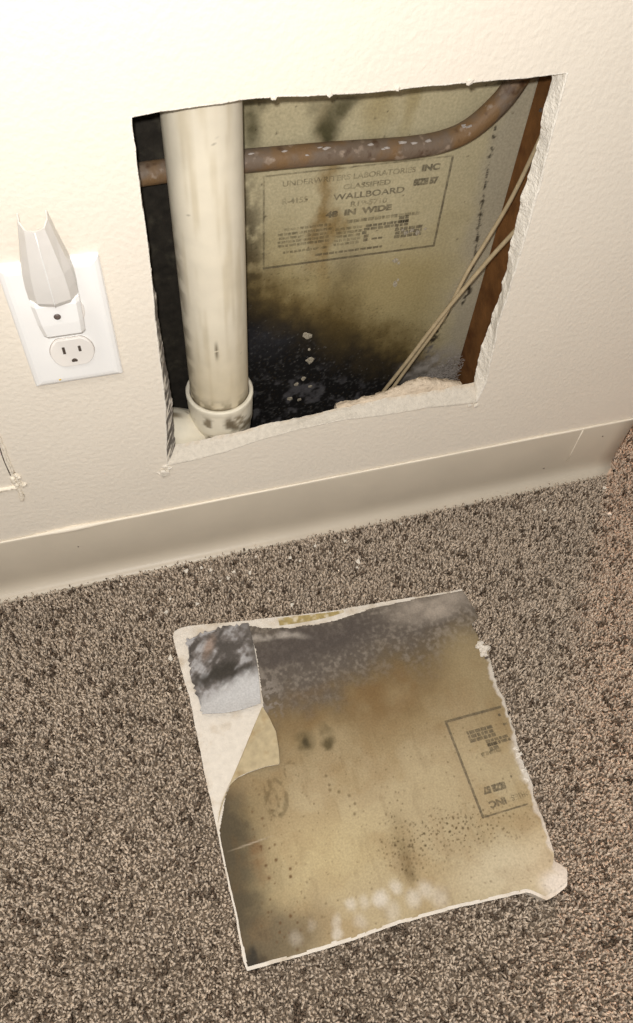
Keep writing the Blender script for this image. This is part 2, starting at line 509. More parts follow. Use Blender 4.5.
# ------------------------------------------------------------------ inside the cavity
# back board: the far side's drywall, stained by mould
gx = np.unique(np.concatenate([np.linspace(-0.30, 0.0, 12), np.linspace(0.0, 0.41, 330), np.linspace(0.41, 0.574, 8)]))
gz = np.unique(np.concatenate([np.linspace(0.0, 0.06, 8), np.linspace(0.06, 0.56, 400), np.linspace(0.56, 1.3, 16)]))
X, Z = np.meshgrid(gx, gz, indexing='ij')
c = np.zeros(X.shape + (3,)) + np.array(srgb(186, 175, 142))
c *= (0.93 + 0.14 * fbm(X, Z, 60, 4, 3))[..., None]
n1 = fbm(X, Z, 28, 5, 21) - 0.5
n2 = fbm(X, Z, 90, 4, 23) - 0.5
n3 = fbm(X * 3.2, Z, 40, 4, 27) - 0.5                       # upright fibres
c = lay(c, srgb(176, 167, 144), sstep(0.335, 0.36, X + 0.03 * n1))
# general olive ageing
c = lay(c, srgb(150, 134, 88), sstep(0.40, 0.26, Z + 0.10 * n1) * 0.75 * sstep(0.37, 0.30, X))
zb = np.interp(X, [0.0, .10, .118, .17, .216, .26, .294, .33, .36, .5], [.34, .325, .312, .275, .240, .212, .192, .165, .125, .11])
q = (zb - Z) + 0.055 * n1 + 0.03 * n2 + 0.02 * n3
c = lay(c, srgb(98, 80, 42), sstep(-0.055, 0.015, q) * 0.85)
c = lay(c, srgb(48, 41, 30), sstep(-0.012, 0.045, q) * 0.92)
c = lay(c, srgb(24, 23, 23), sstep(0.03, 0.085, q) * 0.96)
c = lay(c, srgb(66, 56, 38), blob(X, Z, 0.113, 0.355, 0.016, 0.06, 0.7) * sstep(-0.35, 0.2, n2 * 2) * 0.8)
c = lay(c, srgb(90, 74, 40), blob(X, Z, 0.218, 0.265, 0.022, 0.055, 0.8) * (0.45 + 1.2 * n1))
c = lay(c, srgb(126, 98, 48), blob(X + 0.05 * n1, Z, 0.190, 0.375, 0.010, 0.075, 0.8) * (0.62 + n3))
for (u, v, ru, rv, a) in ((.196, .4700, .012, .010, .75), (.187, .4520, .011, .012, .95), (.176, .470, .008, .007, .5), (.207, .476, .010, .006, .55),
                          (.119, .465, .009, .028, .70), (.190, .459, .006, .006, .5), (.124, .485, .012, .01, .5)):
    c = lay(c, srgb(84, 78, 54), blob(X + 0.012 * n1, Z + 0.012 * n2, u, v, ru, rv, 0.75) * (a + 0.8 * n2))
c = lay(c, srgb(150, 132, 84), blob(X + 0.03 * n1, Z, 0.262, 0.475, 0.006, 0.03, 0.9) * 0.5)
c = lay(c, srgb(150, 132, 84), blob(X + 0.03 * n1, Z, 0.235, 0.475, 0.012, 0.03, 0.9) * 0.5)
# broken dark streak beside the stud
for (pts, w, thr) in (([(.3456, .440), (.3462, .4318), (.3480, .410), (.3501, .388), (.3545, .345), (.3606, .2952)], .0011, 0.40),
                      ([(.3606, .300), (.3600, .285), (.352, .262)], .0014, 0.44),
                      ([(.3455, .236), (.3425, .2238), (.3370, .2027), (.3345, .180), (.3325, .160)], .0022, 0.40),
                      ([(.3640, .262), (.3650, .250), (.3600, .238)], .0014, 0.46)):
    P = resample(pts, 60)
    d = np.full(X.shape, 9.0)
    near = (X > 0.31) & (X < 0.39) & (Z > 0.13) & (Z < 0.46)
    xx = X[near]; zz = Z[near]
    dd = np.min(np.hypot(xx[:, None] - P[None, :, 0], zz[:, None] - P[None, :, 1]), axis=1)
    d[near] = dd
    br_ = fbm(X, Z, 260, 3, 61)
    c = lay(c, srgb(52, 46, 38), (1 - sstep(w * 0.5, w * 1.6, d)) * sstep(thr - 0.06, thr + 0.08, br_) * 0.9)
    c = lay(c, srgb(60, 52, 40), (1 - sstep(w, w * 4, d)) * (br_ > 0.62) * 0.8)
# specks: dark above, white in the black
c = lay(c, srgb(60, 50, 34), specks(X, Z, 0.013, 0.16, 0.0010, 101) * sstep(0.28, 0.33, Z) * 0.7)
c = lay(c, srgb(66, 54, 34), specks(X, Z, 0.0045, 0.35, 0.0008, 103) * sstep(-0.09, -0.01, q) * 0.6)
c = lay(c, srgb(150, 146, 140), specks(X, Z, 0.006, 0.30, 0.0008, 105) * sstep(0.02, 0.06, q) * 0.32)
c = lay(c, srgb(92, 90, 92), sstep(0.55, 0.72, fbm(X, Z, 75, 4, 107)) * sstep(0.06, 0.10, q) * sstep(.19, .15, Z) * 0.7)
c = lay(c, srgb(104, 102, 100), sstep(0.60, 0.78, fbm(X, Z, 330, 3, 109)) * sstep(0.03, 0.09, q) * 0.3)
c = lay(c, srgb(62, 62, 66), blob(X, Z, .128, .225, .030, .022, .8) * 0.6 * (0.6 + n2))
c = lay(c, srgb(168, 161, 152), blob(X + 0.03 * n2, Z + 0.03 * n1, .350, .146, .036, .020, .7) * (0.85 + 2 * n2))
back_v = np.stack([X, np.full(X.shape, 0.102), Z], -1).reshape(-1, 3)
wback = from_arrays('wall_back', back_v, grid_faces(len(gx), len(gz)), M['backpaper'], None, c.reshape(-1, 3))
tag(wback, 'mould blackened back of the far drywall sheet inside the hole', 'drywall', kind='structure')
# small splashes of plaster on it
for (u, v, s, sd) in ((.1824, .2239, .0060, 1), (.1780, .2275, .0035, 2), (.1855, .1876, .0062, 3), (.1835, .2040, .0022, 4), (.1760, .225, .0018, 5),
                      (.2739, .2783, .0042, 6), (.2765, .2830, .0022, 7), (.2700, .3085, .0040, 8), (.2735, .305, .0024, 19), (.2890, .3390, .0036, 9), (.2825, .3420, .0030, 10),
                      (.2760, .3400, .0030, 11), (.2720, .3440, .0024, 12), (.2960, .3420, .0022, 13), (.2680, .4850, .0050, 14), (.2640, .4830, .0028, 15),
                      (.1790, .1600, .0040, 16), (.1700, .1520, .0035, 17), (.1880, .1450, .0030, 18), (.164, .130, .004, 21), (.175, .1255, .003, 22)):
    r = rock('plaster_splash', s * 0.72, M['splash'], sd, 1.0, 2, 0.45, wback, (u, 0.1018, v))
    r.scale = (1, 0.22, 1)

# printed panel on the boards: frame .18 x .096 m, local x to the right, y up
def text_mesh(txt, size, bold=0.0):
    cu = bpy.data.curves.new('t', 'FONT')
    cu.body = txt; cu.size = size; cu.offset = bold; cu.fill_mode = 'FRONT' if hasattr(cu, 'fill_mode') else cu.fill_mode
    ob = bpy.data.objects.new('t', cu); col.objects.link(ob)
    dg = bpy.context.evaluated_depsgraph_get()
    m = bpy.data.meshes.new_from_object(ob.evaluated_get(dg))
    v = [tuple(x.co) for x in m.vertices]; f = [tuple(p.vertices) for p in m.polygons]
    bpy.data.objects.remove(ob); bpy.data.curves.remove(cu); bpy.data.meshes.remove(m)
    return v, f

PW, PH = 0.180, 0.098
def print_panel(place, parent, clip=None):
    """place(u, v) -> local 3D position on the board; clip(u, v) -> bool keeps pieces on the board"""
    def emit(name, polys, mat):
        V = []; F = []
        for vs_, fs_ in polys:
            if clip and not all(clip(a, b) for a, b in vs_):
                continue
            k = len(V); V += [place(a, b) for a, b in vs_]; F += [tuple(k + i for i in f) for f in fs_]
        if not V:
            return
        me = bpy.data.meshes.new(name); me.from_pydata(V, [], F); me.update()
        link(name, me, mat, parent)
    def quad(u0, v0, u1, v1):
        return ([(u0, v0), (u1, v0), (u1, v1), (u0, v1)], [(0, 1, 2, 3)])
    t = 0.0026 if clip else 0.0024
    def strip(u0, v0, u1, v1, n=36):
        out = []
        for i in range(n):
            a = i / n; b = (i + 1) / n
            if abs(u1 - u0) > abs(v1 - v0): out.append(quad(u0 + (u1 - u0) * a, v0, u0 + (u1 - u0) * b, v1))
            else: out.append(quad(u0, v0 + (v1 - v0) * a, u1, v0 + (v1 - v0) * b))
        return out
    emit('printed_frame', strip(0, PH - 0.0016, PW, PH), M['inkfaint'] if not clip else M['ink'])
    emit('printed_frame', strip(0, 0, PW, t), M['ink'])
    emit('printed_frame', strip(PW - t, t, PW, PH - 0.0016), M['ink'])
    emit('printed_frame', strip(0, t, t * 0.8, PH - 0.0016), M['inkfaint'])
    def words(txt, u, v, size, w, bold, mat):
        vs_, fs_ = text_mesh(txt, size, bold)
        x0 = min(a[0] for a in vs_); x1 = max(a[0] for a in vs_)
        k = w / (x1 - x0)
        if clip:
            fs_ = [f for f in fs_ if all(clip(u + (vs_[i][0] - x0) * k, v + vs_[i][1]) for i in f)]
            if not fs_: return
            used = sorted({i for f in fs_ for i in f}); mp = {a: b for b, a in enumerate(used)}
            vs_ = [vs_[i] for i in used]; fs_ = [tuple(mp[i] for i in f) for f in fs_]
        V = [place(u + (a[0] - x0) * k, v + a[1]) for a in vs_]
        me = bpy.data.meshes.new('printed_words'); me.from_pydata(V, [], fs_); me.update()
        link('printed_words', me, mat, parent)
    words('UNDERWRITERS LABORATORIES', .018, .0855, .0075, .126, .00015, M['inkfaint'])
    words('INC', .150, .0855, .0085, .018, .0005, M['ink'])
    words('CLASSIFIED', .075, .0760, .0070, .046, .0002, M['inkfaint'])
    words('R-4155', .018, .0680, .0080, .024, .0002, M['inkfaint'])
    words('WALLBOARD', .066, .0660, .0085, .070, .0002, M['ink'])
    words('SIZE 57', .144, .0720, .0082, .025, .0007, M['ink'])
    words('R18-5710', .084, .0575, .0072, .036, .0002, M['inkfaint'])
    words('48  IN  WIDE', .060, .0490, .0082, .066, .0005, M['ink'])
    rng = random.Random(5)
    # paragraphs of small print, too fine to read: rows of word-long dashes
    rows = []
    def para(u0, u1, vt, n, dv, h):
        for k in range(n):
            u = u0 + rng.uniform(0, 0.003); v = vt - k * dv
            while u < u1 - 0.002:
                w = rng.uniform(0.0025, 0.007); e = min(u + w, u1)
                rows.append(quad(u, v, e, v + h)); u = e + 0.0009
    para(.080, .156, .0400, 1, .004, .0036)
    para(.020, .066, .0400, 1, .004, .0026)
    para(.014, .068, .0350, 4, .0042, .0028)
    para(.018, .066, .0150, 1, .004, .0026)
    para(.070, .098, .0330, 5, .0042, .0030)
    emit('small_print', rows, M['inkfaint'])
    rows = []
    para(.100, .146, .0330, 2, .0036, .0030)
    para(.098, .106, .0255, 3, .0042, .0036)
    para(.108, .122, .0180, 1, .004, .0022)
    para(.132, .162, .0245, 3, .0042, .0036)
    para(.134, .146, .0370, 2, .0042, .0036)
    para(.052, .122, .0075, 1, .004, .0026)
    emit('small_print', rows, M['ink'])
print_panel(lambda u, v: (0.1305 + u, 0.1016, 0.3195 + v), wback)

# left: black mouldy strip of timber; right: brown stud
st = box('wood_strip', (-0.030, 0.0935, 0.0), (0.088, 0.1015, 1.28), M['blackwood'], bevel=0.001)
tag(st, 'black mouldy timber strip standing behind the white drain pipe', 'timber')
sd = empty('wood_stud', (0.398, 0.057, 0))
bm = bmesh.new()
nz = 60
for i in range(nz + 1):
    z = 0.001 + 1.27 * i / nz
    w = 0.0035 * math.sin(z * 9)
    for (x, y) in ((0.3765 + w * 0.3, 0.0132), (0.417, 0.0132), (0.417, 0.1012), (0.3765 + w * 0.3, 0.1012)):
        bm.verts.new((x - 0.398, y - 0.057, z))
bm.verts.ensure_lookup_table()
for i in range(nz):
    for k in range(4):
        bm.faces.new([bm.verts[i * 4 + k], bm.verts[i * 4 + (k + 1) % 4], bm.verts[(i + 1) * 4 + (k + 1) % 4], bm.verts[(i + 1) * 4 + k]])
bm.faces.new([bm.verts[k] for k in range(4)]); bm.faces.new([bm.verts[nz * 4 + k] for k in range(4)])
from_bm('stud_post', bm, M['wood'], sd)
for (y, z, s, k) in ((-.030 + .057, .462, .0028, 1), (.090 - .057, .315, .0016, 2)):
    rock('knot', s, M['dark'], k, 0.8, 1, 0.3, sd, (0.3760 - 0.398, y, z))
for (y, z, s, k) in ((.0, .315, .0022, 3), (-.022, .275, .0025, 5), (-.026, .268, .0018, 6)):
    rock('plaster_speck', s, M['plaster'], k, 0.8, 1, 0.4, sd, (0.3760 - 0.398, y, z))
tag(sd, 'brown wooden stud at the right side of the wall cavity', 'stud')
pl = box('floor_plate', (-0.45, 0.0135, 0.001), (0.3750, 0.0925, 0.038), M['blackwood'], bevel=0.001)
tag(pl, 'dark timber plate along the bottom of the cavity', 'timber')

# white drain pipe with its hub and side branch
PC = (0.0722, 0.0500); PR = 0.0297
dp = empty('drain_pipe', (PC[0], PC[1], 0.039))
off = np.array([PC[0], PC[1], 0.039])
def pipe_colour(V):
    W = V + off
    th = np.arctan2(W[:, 1] - PC[1], W[:, 0] - PC[0])
    u = th * PR
    c = np.zeros((len(V), 3)) + np.array(srgb(226, 217, 196))
    n = fbm(u * 4, W[:, 2], 26, 4, 5); n2 = fbm(u, W[:, 2], 110, 4, 6)
    st_ = fbm(u * 9, W[:, 2] * 0.6, 22, 4, 8)
    c = lay(c, srgb(198, 185, 156), sstep(0.48, 0.75, st_) * 0.55)
    c = lay(c, srgb(202, 188, 156), sstep(0.34, 0.24, W[:, 2]) * 0.6)
    c = lay(c, srgb(150, 128, 88), sstep(-0.55, -0.05, th) * (th < 1.2) * 0.55 * sstep(0.3, 0.6, n))     # right flank browner
    c = lay(c, srgb(110, 92, 62), sstep(-2.45, -2.9, th) * sstep(0.36, 0.66, n2) * 0.5 * sstep(0.46, 0.36, W[:, 2]))
    c = lay(c, srgb(96, 82, 56), sstep(0.242, 0.216, W[:, 2] + 0.02 * (n2 - 0.5)) * sstep(0.40, 0.62, n2) * 0.9)
    c = lay(c, srgb(92, 78, 54), specks(u, W[:, 2], 0.020, 0.25, 0.0007, 55) * 0.5)
    c = lay(c, srgb(84, 72, 50), blob(u, W[:, 2], -1.72 * PR, .300, .0014, .010, .6) * (n2 > 0.45) * 0.9)
    return c
nzp = 320
Pz = np.linspace(0.20, 1.27, nzp)
Pz = np.concatenate([np.linspace(0.19, 0.56, 260), np.linspace(0.565, 1.27, 20)])
tube('pipe_barrel', [(0, 0, z - off[2]) for z in Pz], PR, M['pvc'], dp, 72, pipe_colour)
def fit_colour(V):
    W = V + off
    u = np.arctan2(W[:, 1] - PC[1], W[:, 0] - PC[0]) * 0.034
    n2 = fbm(u, W[:, 2], 95, 4, 16)
    c = np.zeros((len(V), 3)) + np.array(srgb(226, 218, 198))
    c = lay(c, srgb(120, 106, 82), sstep(0.56, 0.74, n2) * sstep(0.214, 0.207, W[:, 2]) * 0.9)
    c = lay(c, srgb(92, 82, 64), blob(u, W[:, 2], -1.5 * 0.034, .195, .006, .016, .7) * sstep(0.36, 0.66, n2) * 0.8)
    return c
hub_prof = [(0.039, .0300), (0.060, .0300), (0.150, .0302), (0.164, .0308), (0.178, .0318), (0.184, .0332), (0.2125, .0340), (0.2155, .0346), (0.2192, .0346),
            (0.2202, .0338), (0.2202, .0306), (0.210, .0299)]
hp = []
for (a, ra), (b, rb_) in zip(hub_prof[:-1], hub_prof[1:]):
    k = max(2, int(abs(b - a) / 0.0012))
    hp += [(a + (b - a) * i / k, ra + (rb_ - ra) * i / k) for i in range(k)]
hp.append(hub_prof[-1])
def lathe(name, prof_, mat, parent, sides, colour_fn):
    V = np.array([(r * math.cos(2 * math.pi * k / sides), r * math.sin(2 * math.pi * k / sides), z - off[2]) for z, r in prof_ for k in range(sides)])
    F = [(i * sides + k, i * sides + (k + 1) % sides, (i + 1) * sides + (k + 1) % sides, (i + 1) * sides + k) for i in range(len(prof_) - 1) for k in range(sides)]
    return from_arrays(name, V, F, mat, parent, colour_fn(V))
lathe('hub_fitting', hp, M['fitting'], dp, 72, fit_colour)
bp_ = catmull([(0.072, .050, .075), (0.060, .048, .125), (0.036, .046, .158), (0.010, .045, .172), (-0.030, .045, .176), (-0.075, .045, .178)], 14) - off
tube('side_branch', bp_, 0.0285, M['fitting'], dp, 48, fit_colour)
tag(dp, 'off-white plastic drain pipe standing upright in the cavity with hub at its foot', 'pipe')

# copper pipe behind it, sweeping up at the right
cp = empty('copper_pipe', (0.18, 0.0905, 0.439))
path = catmull([(-.12, .0800, .4420), (-.02, .0800, .4420), (.0262, .0830, .4415), (.0383, .0850, .4412), (.075, .0895, .4402), (.1169, .0905, .4396), (.1865, .0905, .4384), (.235, .0905, .4366), (.262, .0905, .4362), (.2900, .0905, .4385),
                (.3130, .0905, .4465), (.3330, .0905, .4635), (.3455, .0905, .4815), (.3570, .0905, .512), (.361, .0905, .56), (.362, .0905, .75), (.362, .0905, 1.2)], 12)
path[:, 1] = np.minimum(path[:, 1], 0.0905)
path[:, 1] = 0.0905 - np.clip((0.088 - path[:, 0]) / 0.09, 0, 1) * 0.010
tube('copper_tube', path - np.array([0.18, 0.0905, 0.439]), 0.0092, M['copper'], cp, 28)
rng = random.Random(11)
for k in range(16):
    i = rng.randrange(60, 130); p = path[i] - np.array([0.18, 0.0905, 0.439])
    a = rng.uniform(0.5, 1.4)
    rr = rock('plaster_drip', rng.uniform(.0010, .0030), M['dust'], 40 + k, 0.8, 1, 0.4, cp,
              (p[0], p[1] - 0.0090 * math.cos(a), p[2] + 0.0090 * math.sin(a)))
    rr.scale = (1.6, 0.5, 0.8)
tag(cp, 'tarnished copper water pipe running level then bending up inside the hole', 'pipe')

# two thin wires crossing the right of the cavity
w1 = tube('thin_wire', catmull([(.2500, .074, .095), (.2640, .0700, .1420), (.2870, .0660, .1960), (.3123, .0600, .2609), (.3424, .0520, .3300), (.3600, .0440, .3720), (.3695, .034, .4080), (.3715, .026, .45)], 12),
          0.0022, M['wire'], None, 10)
tag(w1, 'beige wire crossing lower over the brown stud', 'wire', 'wires in the wall cavity')
w2 = tube('thin_wire', catmull([(.2580, .0735, .095), (.2735, .0690, .1440), (.2950, .0665, .1980), (.3170, .0610, .2600), (.3310, .0620, .3130), (.3440, .0640, .3460), (.3560, .0600, .395), (.3650, .056, .4580), (.370, .050, .52), (.3715, .048, .70)], 12),
          0.0020, M['wire'], None, 10)
tag(w2, 'beige wire running higher up along the stud to the hole corner', 'wire', 'wires in the wall cavity')

# grey dust and cobweb at the foot of the stud
rng = np.random.default_rng(3)
nf = 2600
t = rng.beta(2.2, 1.4, nf)
px = 0.300 + 0.076 * t + rng.normal(0, .004, nf)
pz = 0.108 + (0.056 * t) * rng.random(nf) + rng.normal(0, .003, nf)
px = np.minimum(px, 0.3735)
py = 0.1005 - rng.random(nf) * (0.016 * t)
L_ = rng.uniform(.002, .006, nf); ang = rng.uniform(0, math.pi, nf)
dx = np.cos(ang) * L_; dz = np.sin(ang) * L_ * 0.7
px2 = np.minimum(px + dx, .3745)
w = 0.00032
V = np.stack([np.stack([px, py, pz - w], -1), np.stack([px2, py - .001, pz + dz - w], -1), np.stack([px2, py - .001, pz + dz + w], -1), np.stack([px, py, pz + w], -1)], 1).reshape(-1, 3)
dustc = from_arrays('dust_clump', V, np.arange(nf * 4).reshape(-1, 4), M['dust'], smooth=False)
tag(dustc, 'grey fluffy dust and cobweb gathered at the foot of the brown stud', 'dust', kind='stuff')

# ------------------------------------------------------------------ outlet with cover plate
ol = empty('electrical_outlet', (-0.0545, 0.0, 0.3755))
def oloc(x, y, z):
    return (x + 0.0545, y, z - 0.3755)
# plate: bevelled rim rising to a flat face
bm = bmesh.new()
x0, x1, z0, z1 = -0.0918, -0.0190, 0.3150, 0.4360
def ringv(ins, y):
    return [bm.verts.new(oloc(a, y, b)) for a, b in ((x0 + ins, z0 + ins), (x1 - ins, z0 + ins), (x1 - ins, z1 - ins), (x0 + ins, z1 - ins))]
rs = [ringv(0, -0.0001), ringv(0, -0.0022), ringv(0.0012, -0.0042), ringv(0.0040, -0.0056), ringv(0.0070, -0.0060)]
for a, b in zip(rs[:-1], rs[1:]):
    for k in range(4):
        bm.faces.new([a[k], a[(k + 1) % 4], b[(k + 1) % 4], b[k]])
bm.faces.new(rs[-1]); bm.faces.new(rs[0][::-1])
from_bm('cover_plate', bm, M['plastic'], ol)
def receptacle(cz, gap=True):
    cx = -0.0550
    bm = bmesh.new()
    w, h = 0.0172, 0.0143
    pts = []
    for k in range(48):
        a = 2 * math.pi * k / 48
        x = w * math.cos(a); z = max(-h, min(h, w * math.sin(a)))
        pts.append((x, z))
    def rg(s, y): return [bm.verts.new(oloc(cx + x * s, y, cz + z * s)) for x, z in pts]
    a = rg(1.0, -0.0055); b = rg(1.0, -0.0078); c_ = rg(0.96, -0.0086)
    for p, q_ in ((a, b), (b, c_)):
        for k in range(48):
            bm.faces.new([p[k], p[(k + 1) % 48], q_[(k + 1) % 48], q_[k]])
    bm.faces.new(c_)
    bmesh.ops.remove_doubles(bm, verts=bm.verts, dist=1e-6)
    r = from_bm('receptacle', bm, M['receptacle'], ol)
    # dark ring gap round the face
    g = bmesh.new()
    i_ = [g.verts.new(oloc(cx + x * 1.0, -0.00605, cz + z * 1.0)) for x, z in pts]
    o_ = [g.verts.new(oloc(cx + x * 1.03, -0.00605, cz + z * 1.03)) for x, z in pts]
    for k in range(48 if gap else 0):
        g.faces.new([i_[k], i_[(k + 1) % 48], o_[(k + 1) % 48], o_[k]])
    bmesh.ops.remove_doubles(g, verts=g.verts, dist=1e-6)
    if gap: from_bm('receptacle_gap', g, M['gap'], r)
    else: g.free()
    for (dx_, hh) in ((-0.0062, 0.0036), (0.0062, 0.0029)):
        box('slot', oloc(cx + dx_ - 0.0011, -0.00875, cz + 0.0035 - hh), oloc(cx + dx_ + 0.0011, -0.0080, cz + 0.0035 + hh), M['dark'], r)
    bm = bmesh.new()
    k = 16
    top = [bm.verts.new(oloc(cx + 0.0024 * math.cos(2 * math.pi * i / k), -0.00875, cz - 0.0085 + 0.0024 * max(-0.55, math.sin(2 * math.pi * i / k)))) for i in range(k)]
    bot = [bm.verts.new((v.co.x, -0.0080, v.co.z)) for v in top]
    bm.faces.new(top)
    for i in range(k): bm.faces.new([top[i], top[(i + 1) % k], bot[(i + 1) % k], bot[i]])
    from_bm('ground_hole', bm, M['dark'], r)
receptacle(0.3510)
receptacle(0.3920, False)
rock('yellow_chip', 0.0014, M['brass'], 3, 0.8, 1, 0.3, ol, oloc(-0.0710, -0.0056, 0.3215))
tag(ol, 'white electrical outlet with oversized cover plate on the cream wall', 'outlet')

# ------------------------------------------------------------------ night light plugged in the upper socket
nlt = empty('night_light', (-0.0560, -0.006, 0.388))
def nloc(x, y, z): return (x + 0.0560, y + 0.006, z - 0.388)
bm = bmesh.new()
secs = [(0.3880, 0.0150, 0.0158, -0.0285), (0.4000, 0.0165, 0.0166, -0.0300), (0.4180, 0.0174, 0.0174, -0.0312), (0.4215, 0.0170, 0.0172, -0.0305)]
rgs = []
for (z, wl, wr_, yf) in secs:
    rgs.append([bm.verts.new(nloc(-0.0560 + a, b, z)) for a, b in ((-wl, -0.0088), (-wl, yf + 0.003), (-wl + 0.003, yf), (wr_ - 0.003, yf), (wr_, yf + 0.003), (wr_, -0.0088))])
for a, b in zip(rgs[:-1], rgs[1:]):
    for k in range(6): bm.faces.new([a[k], a[(k + 1) % 6], b[(k + 1) % 6], b[k]])
bm.faces.new(rgs[0]); bm.faces.new(rgs[-1])
from_bm('light_body', bm, M['plastic'], nlt)
bm = bmesh.new()
bmesh.ops.create_uvsphere(bm, u_segments=16, v_segments=8, radius=0.0026)
for v in bm.verts: v.co.y *= 0.4
from_bm('light_sensor', bm, M['sensor'], nlt, nloc(-0.0570, -0.0314, 0.4082), True)
# shade: thin translucent folded shell, narrower at the top
M['shade'] = material('shade_plastic', srgb(240, 236, 230), 0.35, noise=(60, 0.04), spec=0.4, transmission=0.30)
def shade_ring(z, w, yf, yb):
    return [(-w, yb), (-w * 0.98, yf + 0.010), (-w * 0.66, yf + 0.003), (0, yf), (w * 0.66, yf + 0.003), (w * 0.98, yf + 0.010), (w, yb)], z
bm = bmesh.new()
shr = []
for (z, w_, yf, yb) in ((0.4190, 0.0165, -0.0338, -0.0120), (0.4230, 0.0178, -0.0355, -0.0110), (0.4330, 0.0178, -0.0358, -0.0110), (0.4450, 0.0168, -0.0358, -0.0110), (0.4700, 0.0120, -0.0350, -0.0130), (0.4815, 0.0098, -0.0345, -0.0150)):
    pts, z = shade_ring(z, w_, yf, yb)
    top = z > 0.48
    shr.append([bm.verts.new(nloc(-0.0560 + a, b, z + (0.0022 if (top and k in (0, 1, 5, 6)) else 0))) for k, (a, b) in enumerate(pts)])
for a, b in zip(shr[:-1], shr[1:]):
    for k in range(6): bm.faces.new([a[k], a[k + 1], b[k + 1], b[k]])
sh = from_bm('lamp_shade', bm, M['shade'], nlt)
so = sh.modifiers.new('thickness', 'SOLIDIFY'); so.thickness = 0.0012
rib = tube('shade_rib', [nloc(-0.0560, y, z) for z, y in ((0.4190, -.0340), (0.4230, -.0357), (0.4450, -.0360), (0.4700, -.0352), (0.4812, -.0347))], 0.00035, M['plastic'], sh, 6)
# bulb inside
bm = bmesh.new()
bmesh.ops.create_uvsphere(bm, u_segments=16, v_segments=10, radius=0.006)
for v in bm.verts: v.co.z *= 1.7
from_bm('bulb', bm, M['plastic'], nlt, nloc(-0.0560, -0.0205, 0.4315), True)
tag(nlt, 'white plug-in night light with folded translucent shade in the upper socket', 'night light')

# ------------------------------------------------------------------ the cut-out piece of drywall on the carpet
PCX, PCY = 0.14, -0.285
pc = empty('drywall_piece', (PCX, PCY, 0.0088))
ZB, ZT = 0.0, 0.0127
p_top = [(-.0240, -.1150), (-.0210, -.1085), (-.0120, -.1060), (-.0034, -.1062), (.0515, -.1145), (.1529, -.1276), (.2359, -.1329), (.2842, -.1371), (.3114, -.1385)]
p_right = [(.3114, -.1385), (.3131, -.1499), (.3155, -.1653), (.3149, -.1784), (.3052, -.1837), (.3063, -.2045), (.3085, -.2110), (.3100, -.2175), (.3085, -.2290), (.3048, -.2471), (.3031, -.2645), (.3044, -.2799), (.3016, -.2939), (.3003, -.3147),
           (.2956, -.3294), (.2959, -.3482), (.2957, -.3608), (.2911, -.3801), (.2904, -.4044), (.2869, -.4270), (.2828, -.4370), (.2880, -.4421), (.2910, -.4465), (.2880, -.4540)]
p_bottom = [(-.0175, -.4445), (.0571, -.4475), (.1237, -.4466), (.1720, -.4484), (.2454, -.4543), (.2510, -.4576), (.2606, -.4655), (.2717, -.4643), (.2842, -.4600), (.2880, -.4540)]
p_left = [(-.0240, -.1150), (-.0223, -.1496), (-.0193, -.1908), (-.0194, -.2706), (-.0187, -.3288), (-.0187, -.3605), (-.0180, -.4035), (-.0189, -.4355), (-.0175, -.4445)]
def coons(nu, nv, rough=1.0):
    T_ = resample(p_top, nu); B_ = resample(p_bottom, nu); L_ = resample(p_left, nv); R_ = resample(p_right, nv)
    tt = np.linspace(0, 1, nu); ss = np.linspace(0, 1, nv)
    def jag(n, sc, amp, seed): return (fbm(np.linspace(0, 1, n) * sc, np.zeros(n), 1.0, 4, seed) - 0.5) * 2 * amp
    k = np.sin(np.pi * np.clip(ss, 0, 1)) ** 0.3; kt = np.sin(np.pi * tt) ** 0.3
    R_ = R_ + np.stack([jag(nv, 70, 0.0022, 3) * k, np.zeros(nv)], -1) * rough
    L_ = L_ + np.stack([jag(nv, 50, 0.0006, 4) * k, np.zeros(nv)], -1) * rough
    T_ = T_ + np.stack([np.zeros(nu), jag(nu, 60, 0.0009, 5) * kt], -1) * rough
    B_ = B_ + np.stack([np.zeros(nu), jag(nu, 60, 0.0006, 6) * kt], -1) * rough
    U = tt[:, None, None]; S = ss[None, :, None]
    c00, c10, c01, c11 = T_[0], T_[-1], B_[0], B_[-1]
    P = (1 - S) * T_[:, None] + S * B_[:, None] + (1 - U) * L_[None] + U * R_[None] \
        - ((1 - U) * (1 - S) * c00 + U * (1 - S) * c10 + (1 - U) * S * c01 + U * S * c11)
    return P          # (nu, nv, 2): u along the top edge, v from top to bottom
# gypsum core: closed slab with crumbled sides
nu, nv = 150, 150
G = coons(nu, nv)
loc2 = np.array([PCX, PCY])
def sag(x, y):
    """slight warp: lower right corner lifts off the carpet"""
    return 0.006 * sstep(0.10, 0.30, x) * sstep(-0.36, -0.46, y)
bidx = [(i, 0) for i in range(nu)] + [(nu - 1, j) for j in range(1, nv)] + [(i, nv - 1) for i in range(nu - 2, -1, -1)] + [(0, j) for j in range(nv - 2, 0, -1)]
ring2d = np.array([G[i, j] for i, j in bidx]); nb = len(ring2d)
cen = ring2d.mean(0); inw = (cen - ring2d); inw /= np.linalg.norm(inw, axis=1)[:, None]
topV = np.concatenate([G.reshape(-1, 2) - loc2, (ZT + sag(G[..., 0], G[..., 1])).reshape(-1, 1)], 1)
Vs = [topV]; base = nu * nv
jn = np.arange(nb)
for k, (z, ins) in enumerate(((0.0085, 0.0004), (0.0040, 0.0010), (0.0, 0.0016))):
    r = ring2d + inw * (ins + 0.0014 * (fbm(jn * 1.0, jn * 0 + k * 7.3, 0.25, 3, 8) - 0.3))[:, None]
    Vs.append(np.concatenate([r - loc2, (z + sag(r[:, 0], r[:, 1]))[:, None]], 1))
V = np.concatenate(Vs)
